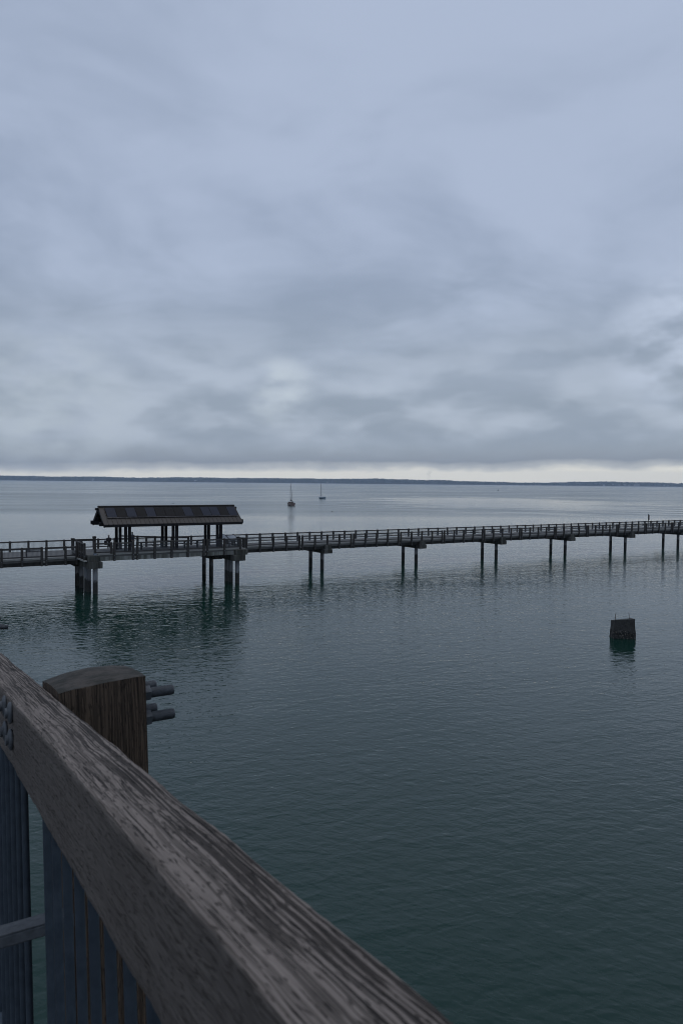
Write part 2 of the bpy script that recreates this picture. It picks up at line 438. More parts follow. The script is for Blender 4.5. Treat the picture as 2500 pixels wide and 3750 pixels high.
# ------------------------------------------------------------------ raised viewing platform
plat = tag(empty('viewing_platform', PO, PA), 'raised concrete viewing platform on a cluster of round piles under the roofed shelter', 'platform')
PN = -6.5
b = MB(); b.box(LE + .1, PE, PN + .12, NEAR + .1, PF - .25, PF); b.build('deck', M['deck'], plat)
b = MB()
cuts = [LE + 1.4, -25.3, -21.6, -18.1, PE]
for a, c in zip(cuts, cuts[1:]): b.bbox(a + .012, c - .012, PN + .13, PN + .55, PB, PF - .1, .02)
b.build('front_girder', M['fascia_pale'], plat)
b = MB(); b.box(LE + 1.2, PE + .0, PN + .05, PN + .30, PF - .095, PF + .05); b.build('kerb', M['kerb'], plat)
b = MB(); b.bbox(LE + .12, LE + .5, PN + .3, NEAR, PB - .1, PF - .26, .02); b.build('side_girder', M['fascia'], plat)
b = MB(); b.bbox(PE - .4, PE - .02, PN + .56, NEAR, PB, PF - .26, .02); b.build('side_girder', M['fascia'], plat)
b = MB()   # steps down to the walkway
b.box(LE + .1, PE, NEAR + .1, NEAR + .45, DK + .0, PF - .14); b.box(LE + .1, PE, NEAR + .45, NEAR + .8, DK, PF - .28)
b.build('step', M['kerb'], plat)
def bent2(s, y0, piles, zb, pale_block):
    b = MB()
    b.bbox(s - .66, s + .66, y0, NEAR - .3, zb, PB - .004, .025)
    if pale_block: b.bbox(s - .66, s + .36, y0 + .05, y0 + .75, PB - .002, PF - .05, .02)
    b.bbox(s - .6, s + .6, NEAR - .29, FAR + .3, FB - .52, FB - .004, .025)
    cp = b.build('pile_cap', M['cap'], plat)
    for y in piles: pile_to(cp, s + (.15 if y < -5 else -.1), y, zb + .01 if y < NEAR - .4 else FB - .51)
bent2(-29.25, -7.1, (-6.3, -4.7, -3.9, -1.7, .2), 2.48, True)
bent2(-14.5, -6.95, (-5.95, -4.85, -3.75, .7, 2.9), 2.48, False)
b = MB(); b.bbox(-14.9, -13.55, -6.9, -6.2, PB - .002, PF - .1, .02); b.build('end_block', M['cap'], plat)

# ------------------------------------------------------------------ railings on the pier
def post_mesh(drop, top=.06, w_=.20, bolts=True):
    """origin at the rail top; hangs down outside the fascia"""
    b = MB(); h = w_ / 2
    b.bbox(-h, h, -h, h, -drop, top - .03, .012)
    # weathered rounded head
    b.hexa([(-h + .012, -h + .012, top - .031), (h - .012, -h + .012, top - .031), (h - .012, h - .012, top - .031), (-h + .012, h - .012, top - .031)],
           [(-h * .5, -h * .6, top), (h * .5, -h * .6, top), (h * .5, h * .6, top), (-h * .5, h * .6, top)])
    if bolts:
        for zz in (-drop + .14, -drop + .52): b.tube((0, -h - .03, zz), (0, -h + .002, zz), .03, n=8, mi=1)
    return b.mesh('post', [M['pierwood'], M['galv']])
ME_NEAR = post_mesh(RT - FB + .02); ME_FAR = post_mesh(1.12, bolts=False); ME_PLAT = post_mesh(PR - PB + .02); ME_SHORT = post_mesh(1.02, bolts=False)
_panels = {}
def panel_mesh(L, h=.82):
    key = (round(L, 2), h)
    if key not in _panels:
        b = MB(); n = max(2, round(L / .125)); L_ = L - .20
        for k in range(n): 
            x = -L_ / 2 + L_ * (k + .5) / n
            b.box(x - .009, x + .009, -.009, .009, -.16 - h + .1, -.10)
        _panels[key] = b.mesh('baluster_panel', M['bars'])
    return _panels[key]
def railing(label, posts, y, ztop, me, joints=(), group=None, inner=.0, bars=True, name='pier_railing', lift=0.):
    r = tag(empty(name, PO, PA), label, 'railing', group)
    for s in posts: link('post', me, r, (s, y, ztop))
    for a, c in zip(posts, posts[1:]):
        L = c - a
        if L < .7: continue
        if bars: link('baluster_panel', panel_mesh(L), r, ((a + c) / 2, y + inner, ztop))
        b = MB()
        b.bbox(a + .1, c - .1, y - .045 + inner, y + .045 + inner, ztop - .13, ztop + .01, .01)
        b.build('top_rail', M['railwood'], r)
        b = MB(); b.bbox(a + .1, c - .1, y - .04 + inner, y + .04 + inner, ztop - .93 + lift, ztop - .82 + lift, .01)
        b.build('bottom_rail', M['railwood'], r)
    return r
def near_posts(s0, s1):
    out = []; e = 3.69 - 7.375 * 10
    while e < s1 + 8:
        out += [e + .2 + 1.744 * i for i in range(5)]; e += 7.375
    return [s for s in out if s0 <= s <= s1]
railing('dark timber railing along the near side of the walkway right of the shelter', [-13.45] + near_posts(-12.6, 102), NEAR, RT, ME_NEAR)
lp = near_posts(-75, -31.0) + [LE - .12]
railing('near timber railing of the wide left walkway, in front of the dark bench', lp, NEARW, RT, ME_NEAR)
railing('far timber railing along the whole seaward side of the pier, bars against the water', [S0 + 1.78 * k for k in range(100)], FAR, RT - .01, ME_FAR, lift=.02)
railing('front railing of the raised shelter platform with two doubled posts', [-27.35, -25.55, -25.15, -23.42, -21.7, -20.0, -18.3, -17.92, -16.04, -14.25], PN, PR, ME_PLAT, inner=.02)
rc = railing('short corner railing of the platform bolted above its pale concrete block', [-29.15, -27.62], PN + .02, PR, ME_SHORT, bars=False)
b = MB(); b.box(-29.27, -29.03, PN - .1, PN + .25, PF - .12, PF + .12); b.build('bracket', M['galv'], rc)
# left side railing of the platform (runs towards the viewer)
sr = tag(empty('platform_side_railing', PO, PA), 'tall posted side railing at the left end of the shelter platform', 'railing')
ys_ = [-3.15, -4.25, -5.35, -6.4]
for y in ys_: link('post', ME_PLAT, sr, (LE, y, PR))
b = MB(); b.bar((LE, -3.1, PR - .05), (LE, -6.5, PR - .05), .16, .07); b.bar((LE, -3.1, PR - .9), (LE, -6.5, PR - .9), .08, .1); b.build('top_rail', M['railwood'], sr)
b = MB(); b.bar((LE, -3.1, PB + .1), (LE, -6.9, PB + .1), .26, .12); b.build('sill_beam', M['kerb'], sr)
# right side railing of the platform
sr = tag(empty('platform_side_railing', PO, PA), 'side railing at the right end of the platform beyond the slanted panels', 'railing')
for y in (-6.5, -4.9, -3.3, -1.9): link('post', ME_SHORT, sr, (PE - .1, y + .15, PR))
b = MB(); b.bar((PE - .1, -6.4, PR - .06), (PE - .1, -1.6, PR - .06), .09, .14); b.bar((PE - .1, -6.4, PR - .88), (PE - .1, -1.6, PR - .88), .08, .1); b.build('top_rail', M['railwood'], sr)
# sloping handrail of the ramp inside the platform
hr = tag(empty('ramp_handrail', PO, PA), 'sloping dark handrail of the ramp behind the shelter columns', 'handrail')
for k in range(5):
    s = -24.9 + 1.9 * k; zt = 4.95 - .11 * k
    link('post', ME_SHORT, hr, (s, .7, zt))
b = MB(); b.bar((-25, .7, 4.92), (-17.2, .7, 4.48), .10, .14); b.bar((-25, .7, 4.55), (-17.2, .7, 4.1), .05, .05); b.build('top_rail', M['railwood'], hr)
# gate frame beside the corner of the platform
gt = tag(empty('gate_frame', PO, PA), 'tall dark timber gate frame behind the left corner of the platform', 'gate')
for s in (-30.0, -27.9):
    b = MB(); b.bbox(s - .14, s + .14, -1.05, -.77, PF, 5.02 if s > -29 else 4.9, .02); b.bbox(s - .17, s + .17, -1.08, -.74, 4.9 if s > -29 else 4.8, 5.08 if s > -29 else 4.95, .02); b.build('post', M['pierwood'], gt)
b = MB(); b.bbox(-29.85, -28.05, -.97, -.85, 4.62, 4.84, .01); b.build('top_rail', M['railwood'], gt)
# junction boxes in the fascia joints
jb = MB(); jb.bbox(-.10, .10, -.05, .06, -.1, .1, .015); jb.bbox(-.06, .06, -.075, -.045, -.05, .05, .01)
jme = jb.mesh('junction_box', M['kerb'])
e = 3.69 - 7.375 * 8
while e < 90:
    if e < -31 : yy, zz = NEARW + .08, 2.95
    elif e > -13: yy, zz = NEAR + .08, 2.95
    else: yy, zz = PN + .08, 3.33
    ee = e
    if -31 < e < -13: ee = -25.35 if e < -20 else -18.11
    v = Matrix.Rotation(PA, 4, 'Z') @ Vector((ee, yy, zz)) + Vector(PO)
    tag(link('junction_box', jme, None, v, PA), 'small pale box between doubled railing posts on the pier fascia', 'junction box', 'boxes on the pier fascia')
    e += 7.375

# ------------------------------------------------------------------ shelter
sh = tag(empty('picnic_shelter', PO, PA), 'open gabled shelter with dark paired posts and a brown metal roof bearing solar panels', 'shelter')
RY, RZ, EZ, HW = -3.5, 8.20, 6.53, 2.3
L0, L1 = -28.15, -13.68
sl_ = (RZ - EZ) / HW
th = .10
b = MB()
for sg in (-1, 1):
    ye = RY + sg * HW
    top = [(L0, ye, EZ), (L1, ye, EZ), (L1, RY, RZ), (L0, RY, RZ)]
    bot = [(x, y, z_ - th) for x, y, z_ in top]
    if sg < 0: b.hexa(bot, top)
    else: b.hexa([bot[k] for k in (1, 0, 3, 2)], [top[k] for k in (1, 0, 3, 2)])
    ns = 32
    for k in range(ns + 1):     # standing seams
        x = L0 + .02 + (L1 - L0 - .04) * k / ns
        b.bar((x, ye - sg * .0, EZ + .02), (x, RY + sg * .06, RZ - .06 * sl_ + .02), .035, .05, (0, sg * .5, 1))
roof = b.build('roof', M['roof'], sh)
b = MB(); b.bbox(L0 - .03, L1 + .03, RY - .16, RY + .16, RZ - .03, RZ + .085, .03); b.build('ridge_cap', M['roof'], roof)
b = MB()
for sg in (-1, 1):
    ye = RY + sg * HW
    b.box(L0 + .02, L1 - .02, ye - .04 + sg * .03, ye + .04 + sg * .03, EZ - .27, EZ - .015)
b.build('eave_fascia', M['shelterwood'], roof)
b = MB()
for x in (L0 + .06, L1 - .06):
    for sg in (-1, 1): b.bar((x, RY + sg * HW * .98, EZ - .22), (x, RY, RZ - .22), .10, .22)
b.build('barge_board', M['shelterwood'], roof)
b = MB()
for y, z0, z1, o in ((RY, 7.83, 8.06, .27), (RY - 1.7, 6.36, 6.76, .30), (RY + 1.7, 6.36, 6.74, .30)):
    b.bbox(L0 - o, L1 + o, y - .13, y + .13, z0, z1, .015)
b.build('roof_beam', M['shelterwood'], sh)
frames = (-25.72, -20.9, -16.1)
for fx in frames:
    for y in (RY - 1.7, RY + 1.7):
        for dx in (-.19, .19):
            b = MB(); b.bbox(fx + dx - .13, fx + dx + .13, y - .13, y + .13, PF, 6.38, .012)
            b.box(fx + dx - .14, fx + dx + .14, y - .15, y + .15, PF, PF + .12)
            b.build('column', M['shelterwood'], sh)
    b = MB(); b.bbox(fx - .06, fx + .06, RY - 1.9, RY + 1.9, 6.45, 6.8, .01)
    for sg in (-1, 1): b.bar((fx, RY + sg * 1.9, 6.6), (fx, RY, 7.95), .12, .2)
    b.box(fx - .06, fx + .06, RY - .07, RY + .07, 6.8, 7.85)
    b.build('truss', M['shelterwood'], sh)
b = MB()
n_ = 46
for sg in (-1, 1):       # roof boarding seen from below
    for k in range(1, 4):
        f = k / 4; y = RY + sg * HW * (1 - f); z_ = EZ + (RZ - EZ) * f - .17
        b.box(L0 + .2, L1 - .2, y - .05, y + .05, z_ - .05, z_ + .05)
b.build('purlin', M['shelterwood'], sh)
pat = 'NBNBNBBBNBNNBN'
p0_, p1_ = -27.63, -13.86
pw = (p1_ - p0_) / 14
f0, f1 = .12, .66            # from the ridge down
nrm = Vector((0, -(RZ - EZ), HW)).normalized()
for k, ch in enumerate(pat):
    a, c = p0_ + pw * k, p0_ + pw * (k + 1)
    def P(x, f, off): return Vector((x, RY - HW * f, RZ - (RZ - EZ) * f)) + nrm * off
    b = MB()
    g = .012
    b.hexa([P(a + g, f1, .09), P(c - g, f1, .09), P(c - g, f0, .09), P(a + g, f0, .09)], [P(a + g, f1, .13), P(c - g, f1, .13), P(c - g, f0, .13), P(a + g, f0, .13)], 0)
    g = .035; q = .018
    b.hexa([P(a + g, f1 - q, .1301), P(c - g, f1 - q, .1301), P(c - g, f0 + q, .1301), P(a + g, f0 + q, .1301)], [P(a + g, f1 - q, .133), P(c - g, f1 - q, .133), P(c - g, f0 + q, .133), P(a + g, f0 + q, .133)], 1)
    o = b.build('solar_panel', [M['cell_frame'] if False else M['cell_black'], M['cell_navy' if ch == 'N' else 'cell_black']], sh)
b = MB()
b.bar(P(p0_, f1 + .006, .11), P(p1_, f1 + .006, .11), .05, .02, nrm); b.build('panel_rail', M['cell_frame'], sh)

# ------------------------------------------------------------------ furniture on the pier
def pier_pt(s, y, z_=0):
    return Matrix.Rotation(PA, 4, 'Z') @ Vector((s, y, z_)) + Vector(PO)
def picnic_table(s, y, label):
    t = tag(empty('picnic_table', pier_pt(s, y, PF), PA), label, 'picnic table', 'picnic tables under the shelter')
    b = MB()
    for k in range(5): b.bbox(-.95, .95, -.37 + .15 * k, -.24 + .15 * k, .71, .75, .006)
    b.build('tabletop', M['tabledark'], t)
    for sg in (-1, 1):
        b = MB()
        for k in range(2): b.bbox(-.95, .95, sg * .68 - .13 + .14 * k, sg * .68 + .14 * k - .01, .42, .46, .006)
        b.build('seat', M['tabledark'], t)
    for x in (-.7, .7):
        b = MB(); b.bbox(x - .07, x + .07, -.08, .08, .0, .71, .01); b.bar((x, -.68, .39), (x, .68, .39), .06, .06); b.box(x - .04, x + .04, -.32, .32, .66, .709)
        b.build('leg', M['tabledark'], t)
picnic_table(-23.2, RY - .1, 'dark picnic table under the shelter between its left and middle posts')
picnic_table(-18.6, RY - .1, 'dark picnic table under the shelter between its middle and right posts')

def bench(s, y, z_, rz, label):
    t = tag(empty('bench', pier_pt(s, y, z_), PA + rz), label, 'bench')
    b = MB()
    for k in range(4): b.bbox(-.75, .75, -.25 + .12 * k, -.15 + .12 * k, .42, .45, .005)
    b.build('seat', M['darkmetal'], t)
    b = MB()
    for k in range(4): b.bar((-.75, .27 + .02 * k, .52 + .10 * k), (.75, .27 + .02 * k, .52 + .10 * k), .025, .08)
    b.build('backrest', M['darkmetal'], t)
    for x in (-.7, .7):
        b = MB(); b.bar((x, -.22, 0), (x, -.22, .62), .05, .05, (0, 1, 0)); b.bar((x, .24, 0), (x, .33, .9), .05, .05, (1, 0, 0)); b.bar((x, -.25, .62), (x, .28, .62), .05, .04); b.bar((x, -.25, .40), (x, .26, .40), .05, .04)
        b.build('leg', M['darkmetal'], t)
bench(-33.6, -.6, DK, math.pi, 'dark slatted bench with its back to the viewer on the left walkway')

m_board = mat_plain('printed panel', (.30, .33, .36), (.42, .45, .47), 5., .35, 0, 0)
def info_panel(s, y, label):
    t = tag(empty('information_panel', pier_pt(s, y, PF), PA + R(20)), label, 'information panel', 'slanted information panels')
    for x in (-.42, .42):
        b = MB(); b.bbox(x - .05, x + .05, -.03, .07, 0, .95, .01); b.bar((x, -.2, .78), (x, .22, 1.06), .06, .06, (0, -.5, 1)); b.build('leg', M['darkmetal'], t)
    b = MB(); b.hexa([(-.62, -.40, .70), (.62, -.40, .70), (.62, .40, 1.20), (-.62, .40, 1.20)], [(-.62, -.42, .745), (.62, -.42, .745), (.62, .38, 1.245), (-.62, .38, 1.245)]); fr = b.build('frame', M['darkmetal'], t)
    b = MB(); b.hexa([(-.54, -.371, .7771), (.54, -.371, .7771), (.54, .331, 1.2161), (-.54, .331, 1.2161)], [(-.54, -.373, .783), (.54, -.373, .783), (.54, .329, 1.222), (-.54, .329, 1.222)]); b.build('face', m_board, fr)
info_panel(-14.75, -2.9, 'slanted information panel nearer the shelter posts, left of the pair')
info_panel(-14.3, -4.5, 'slanted information panel nearer the right end of the platform, right of the pair')

m_sign = mat_plain('red brown sign face', (.085, .045, .042), (.12, .062, .055), 5., .5, 0, 0)
sg_ = tag(empty('sign', pier_pt(71.1, FAR + .1, DK), PA + R(50)), 'narrow reddish sign on a grey post above the pier railing far right', 'sign')
b = MB(); b.bbox(-.05, .05, -.05, .05, -.1, 2.36, .01); b.build('post', M['pierwood'], sg_)
b = MB(); b.bbox(-.42, .42, -.085, -.052, 1.28, 2.2, .01); b.build('sign_board', m_sign, sg_)

# ------------------------------------------------------------------ people
m_skin = mat_plain('skin', (.30, .19, .14), (.36, .23, .17), 6., .6, 0, 0)
m_hair_w = mat_plain('pale hair', (.22, .19, .18), (.30, .26, .25), 30., .7, 0, 0)
m_hair_d = mat_plain('dark cap', (.012, .012, .014), (.022, .022, .024), 30., .7, 0, 0)
m_coat_b = mat_plain('black coat', (.012, .012, .014), (.024, .023, .026), 10., .85)
m_coat_n = mat_plain('dark navy coat', (.014, .018, .026), (.026, .032, .042), 10., .85)
m_trous = mat_plain('dark trousers', (.014, .015, .018), (.028, .029, .034), 10., .9)
def skin_obj(name, nodes, edges, mat, parent, root=0, sub=1):
    me = bpy.data.meshes.new(name); me.from_pydata([x[0] for x in nodes], edges, []); me.materials.append(mat)
    o = link(name, me, parent)
    md = o.modifiers.new('skin', 'SKIN'); md.use_smooth_shade = True
    if not me.skin_vertices: me.skin_vertices.new()
    for i, x in enumerate(nodes):
        r = x[1]; me.skin_vertices[0].data[i].radius = r if isinstance(r, tuple) else (r, r)
        me.skin_vertices[0].data[i].use_root = (i == root)
    ss = o.modifiers.new('smooth', 'SUBSURF'); ss.levels = sub; ss.render_levels = sub
    return o
def person(loc, rz, label, coat, hairm, lean=.12, bag=False, capped=False):
    """faces local +y, forearms on a rail"""
    p = tag(empty('person', loc, rz), label, 'person')
    L = lean
    nodes = [((0, 0, .93), (.13, .10)), ((0, L * .4, 1.15), (.125, .09)), ((0, L, 1.40), (.14, .09)), ((0, L * 1.15, 1.50), .05), ((0, L * 1.3, 1.57), .062), ((0, L * 1.35 + .01, 1.66), (.072, .088)), ((0, L * 1.35, 1.735), .06)]
    edges = [(0, 1), (1, 2), (2, 3), (3, 4), (4, 5), (5, 6)]
    nodes.append(((0, L * 1.35 + .11, 1.645), .014)); edges.append((5, 7))       # nose
    def add(n_, prev):
        nodes.append(n_); edges.append((prev, len(nodes) - 1)); return len(nodes) - 1
    for sx_ in (-1, 1):
        i = add(((sx_ * .19, L, 1.39), .055), 2)
        i = add(((sx_ * .235, L + .05, 1.13), .042), i)
        i = add(((sx_ * .17, L + .25, 1.06), .030), i)
        h = add(((sx_ * .15, L + .33, 1.075), (.022, .036)), i)
        for q, (dx, l_) in enumerate(((-.028, .075), (-.009, .085), (.011, .080), (.029, .062))):
            j = add(((sx_ * .15 + dx, L + .38, 1.085), .009), h); add(((sx_ * .15 + dx, L + .36 + l_ * .6, 1.065), .008), j)
        j = add(((sx_ * .15 - sx_ * .045, L + .34, 1.08), .010), h); add(((sx_ * .15 - sx_ * .06, L + .375, 1.065), .008), j)
        k = add(((sx_ * .10, .0, .86), .085), 0)
        k = add(((sx_ * .11, .03, .48), .058), k)
        k = add(((sx_ * .11, -.01, .09), .040), k)
        add(((sx_ * .12, .14, .035), (.042, .030)), k)
    skin_obj('body', nodes, edges, m_skin, p)
    cn = [((0, .0, .80), (.20, .155)), ((0, L * .3, 1.05), (.18, .135)), ((0, L * .85, 1.33), (.185, .13)), ((0, L * 1.10, 1.49), (.10, .09)), ((0, L * 1.2, 1.54), (.085, .08))]
    ce = [(0, 1), (1, 2), (2, 3), (3, 4)]
    for sx_ in (-1, 1):
        a = len(cn)
        cn += [((sx_ * .21, L, 1.385), .078), ((sx_ * .24, L + .05, 1.13), .066), ((sx_ * .18, L + .22, 1.06), .050)]
        ce += [(2, a), (a, a + 1), (a + 1, a + 2)]
    skin_obj('coat', cn, ce, coat, p)
    tn = [((0, 0, .86), (.15, .12))]; te = []
    for sx_ in (-1, 1):
        a = len(tn)
        tn += [((sx_ * .10, .0, .78), .105), ((sx_ * .11, .03, .46), .080), ((sx_ * .11, -.01, .10), .068)]
        te += [(0, a), (a, a + 1), (a + 1, a + 2)]
    skin_obj('trousers', tn, te, m_trous, p)
    for sx_ in (-1, 1):
        b = MB(); b.sphere((sx_ * .12, .06, .045), .055, .15, .05); b.build('shoe', M['darkmetal'], p)
    b = MB(); b.sphere((0, L * 1.35 - .022, 1.665), .100, .112, .125, 14, 10); b.build('hair', hairm, p)
    if bag:
        b = MB(); b.bbox(-.52, -.26, -.16, .12, .72, 1.20, .05); b.tube((-.3, .0, 1.18), (-.12, .05, 1.45), .02, n=6); b.build('shoulder_bag', m_coat_b, p)
person(pier_pt(-25.95, .9, DK), PA + R(8), 'pale haired person in a black coat with a shoulder bag left of the shelter posts', m_coat_b, m_hair_w, .10, True)
person(pier_pt(-22.55, 4.05, DK), PA + R(2), 'dark figure in a dark hat leaning on the far railing under the shelter roof', m_coat_n, m_hair_d, .16)

# ------------------------------------------------------------------ concrete stub standing in the water
m_stub, nt = new_mat('old pier stub concrete')
v = nt.n('ShaderNodeTexCoord').outputs['Object']; zc = nt.n('ShaderNodeSeparateXYZ', {0: v}).outputs[2]
g1 = nt.noise(v, 6., 5., .65); g2 = nt.noise(v, 11., 4., .65)
c = nt.mix(nt.remap(g1, .3, .7), (.022, .022, .021), (.044, .044, .041))
zz = nt.math('ADD', zc, nt.math('MULTIPLY', nt.math('SUBTRACT', nt.noise(v, 4., 3.), .5), .35))
mus = nt.mix(nt.remap(g2, .54, .62), (.006, .007, .007), (.17, .16, .14))
c = nt.mix(nt.remap(zz, .62, .50), c, mus)
finish(nt, c, .85, g2, .03)
st = tag(empty('concrete_stub', (19.97, 50.9, 0), R(-3)), 'lone dark concrete block with mussels and two rusty rods standing in the water', 'concrete block')
b = MB()
nz_ = 14; nx_ = 12
def stub_pt(u_, v_, k):
    f = k / nz_
    hw = .805 - .11 * f; dp = .50 - .10 * f
    ztop = 1.37 + .05 * u_ - .055 * (v_ + 1) * (1 - .35 * u_)
    z_ = -1.2 + (ztop + 1.2) * f
    p = Vector((u_ * hw, v_ * dp, z_))
    if z_ < .58: p.xy *= 1.03 + .06 * noise.noise(Vector((p.x * 5, p.y * 5, z_ * 6)))
    p += Vector((noise.noise(p * 4), noise.noise(p * 4 + Vector((9, 0, 0))), .8 * noise.noise(p * 3 + Vector((0, 4, 0))) if k == nz_ else 0)) * .032
    return p
ring = [(-1 + 2 * i / nx_, -1) for i in range(nx_)] + [(1, -1 + 2 * i / nx_) for i in range(nx_)] + [(1 - 2 * i / nx_, 1) for i in range(nx_)] + [(-1, 1 - 2 * i / nx_) for i in range(nx_)]
nr = len(ring)
vs = [stub_pt(u_, v_, k) for k in range(nz_ + 1) for u_, v_ in ring]
b.add(vs, [(k * nr + i, k * nr + (i + 1) % nr, (k + 1) * nr + (i + 1) % nr, (k + 1) * nr + i) for k in range(nz_) for i in range(nr)] + [tuple(range(nz_ * nr, nz_ * nr + nr))])
b.build('block', m_stub, st)
m_rust = mat_plain('rusty rod', (.05, .032, .024), (.09, .055, .04), 20., .8)
b = MB(); b.tube((-.52, .0, 1.2), (-.525, .02, 1.70), .018, n=8); b.build('rebar', m_rust, st)
b = MB(); b.tube((.50, .1, 1.2), (.43, .1, 1.80), .018, n=8); b.build('rebar', m_rust, st)

# ------------------------------------------------------------------ boats, birds, buoy
m_white = mat_plain('white hull paint', (.42, .43, .44), (.55, .56, .57), 1., .4, 0, 0)
m_blueh = mat_plain('pale blue hull paint', (.20, .27, .34), (.27, .35, .42), 1., .4, 0, 0)
m_boot = mat_plain('dark boot stripe', (.02, .022, .03), (.03, .032, .04), 2., .5, 0, 0)
m_teak = mat_plain('brown wood trim', (.07, .045, .035), (.11, .075, .055), 3., .6, 0, 0)
m_spar = mat_plain('spar', (.022, .021, .022), (.04, .038, .038), 3., .5, 0, 0)
m_sailc = mat_plain('dark sail cover', (.012, .012, .018), (.025, .025, .03), 3., .8, 0, 0)
def hull(L, B, fb, name, mats, parent):
    """bow at +y; mats: topsides, boot stripe, deck"""
    b = MB(); n = 18; lv = [(-.35, .25), (0., .78), (.16, .85), (.55, .96), (1., 1.)]
    rows = []
    for i in range(n + 1):
        t = i / n; y = -L / 2 + L * t
        hb = B / 2 * (.70 + .30 * math.sin(math.pi * min(1, t * 1.25) ** 1.0 * .8) if t < .45 else 1.0 * (1 - ((t - .45) / .55) ** 2.2))
        shr = fb * (1 + .25 * (2 * t - .9) ** 2)
        row = []
        for zf, wf in lv:
            z_ = shr * zf if zf > 0 else zf
            ov = (1 - zf) * .10 * L * max(0, (t - .75) / .25) if zf >= 0 else .14 * L * max(0, (t - .7) / .3)
            row.append((hb * wf, y - ov + (1 - zf) * .03 * L * max(0, 1 - t * 5), z_))
        rows.append(row)
    m_ = len(lv)
    for sgn in (1, -1):
        vs = [(sgn * x, y, z_) for r in rows for x, y, z_ in r]
        for j in range(m_ - 1):
            b.add(vs, [(i * m_ + j, (i + 1) * m_ + j, (i + 1) * m_ + j + 1, i * m_ + j + 1) for i in range(n)], 1 if j < 2 else 0, True)
    vs = []
    for r in rows: vs += [(r[-1][0], r[-1][1], r[-1][2] - .03), (-r[-1][0], r[-1][1], r[-1][2] - .03)]
    b.add(vs, [(2 * i, 2 * i + 2, 2 * i + 3, 2 * i + 1) for i in range(n)], 2)
    tr = rows[0]
    b.add([(x, y, z_) for x, y, z_ in tr] + [(-x, y, z_) for x, y, z_ in tr], [(j, j + 1, m_ + j + 1, m_ + j) for j in range(m_ - 1)], 0)
    return b.build(name, mats, parent)
def mast(parent, y, z0, z1, r, spreaders=True):
    b = MB(); b.tube((0, y, z0), (0, y, z1), r, r * .7, n=8)
    if spreaders: b.bar((-.6, y, z0 + (z1 - z0) * .58), (.6, y, z0 + (z1 - z0) * .58), .04, .04)
    for sgn in (-1, 1): b.tube((sgn * 1.1, y - .1, z0), (0, y, z1 * .97), .012, n=4, caps=False)
    return b.build('mast', m_spar, parent)
kt = tag(empty('ketch', (-23.4, 335, 0), R(14)), 'two masted sailboat with brown trim and furled dark sail at anchor', 'sailboat')
hull(10.5, 3.15, 1.05, 'hull', [mat_plain('weathered brownish hull', (.17, .118, .102), (.28, .215, .195), 1.5, .5, 0, 0), m_boot, m_teak], kt)
b = MB(); b.bbox(-.95, .95, -1.6, 2.4, .95, 1.65, .12); b.bbox(-.75, .75, -3.4, -1.7, .9, 1.35, .08); b.build('cabin', m_teak, kt)
mast(kt, 1.3, .9, 10.2, .13); mast(kt, -3.3, .9, 7.0, .11, False)
b = MB(); b.tube((0, 1.2, 2.3), (0, -2.9, 2.2), .22, .14, n=8); b.tube((0, 1.25, 3.4), (0, .9, 2.3), .12, .22, n=8); b.build('furled_sail', m_sailc, kt)
b = MB(); b.tube((0, -3.3, 2.1), (0, -5.4, 2.0), .14, .1, n=8); b.build('furled_sail', m_sailc, kt)
b = MB()
for sgn in (-1, 1):
    for y in (-4.6, -2.5, 0, 2.5, 4.3): b.tube((sgn * 1.25 * (1 - max(0, y / 6)), y, 1), (sgn * 1.25 * (1 - max(0, y / 6)), y, 1.7), .02, n=5)
    b.tube((sgn * 1.25, -4.6, 1.7), (sgn * 1.25, 0, 1.7), .012, n=4)
b.build('guard_rail', m_spar, kt)
sb = tag(empty('sloop', (-13.2, 481, 0), R(62)), 'single masted pale blue sailboat at anchor, the farther and smaller one', 'sailboat')
sb.rotation_euler.z = R(35)
hull(7.4, 2.5, .95, 'hull', [m_blueh, m_boot, m_white], sb)
b = MB(); b.bbox(-.75, .75, -1.2, 1.5, .85, 1.45, .15); b.build('cabin', m_white, sb)
mast(sb, .9, .8, 10.3, .12)
b = MB(); b.tube((0, .8, 1.9), (0, -2.4, 1.85), .13, .10, n=8); b.build('furled_sail', m_white, sb)
b = MB(); b.tube((-.7, -3.3, 1), (-.7, -3.3, 1.8), .02, n=5); b.tube((.7, -3.3, 1), (.7, -3.3, 1.8), .02, n=5); b.tube((-.7, -3.3, 1.8), (.7, -3.3, 1.8), .02, n=5); b.build('guard_rail', m_spar, sb)
def waterbird(loc, rz, label):
    b = MB(); b.sphere((0, 0, .04), .26, .10, .09); b.tube((.18, 0, .08), (.24, 0, .24), .035, .03, n=6); b.sphere((.26, 0, .25), .06, .035, .04, 8, 6); b.tube((.30, 0, .25), (.38, 0, .24), .014, .004, n=5)
    b.tube((-.2, 0, .07), (-.36, 0, .10), .05, .02, n=6)
    tag(b.build('waterbird', m_sailc, None, loc), label, 'bird', 'birds on the water').rotation_euler.z = rz
waterbird((-3.5, 268.3, 0), 2.6, 'small dark bird floating right of the two sailboats')
waterbird((-79.7, 343, 0), .4, 'tiny dark bird floating above the shelter roof ridge')
m_buoy = mat_plain('buoy paint', (.05, .09, .06), (.08, .12, .08), 3., .5, 0, 0)
b = MB(); b.tube((0, 0, -.3), (0, 0, .6), .9, .9, n=14); b.tube((0, 0, .6), (0, 0, 2.4), .55, .12, n=8); b.box(-.25, .25, -.25, .25, 2.3, 2.8)
tag(b.build('channel_buoy', m_buoy, None, (253.7, 1177, 0)), 'tiny channel buoy far out on the right half of the bay', 'buoy')

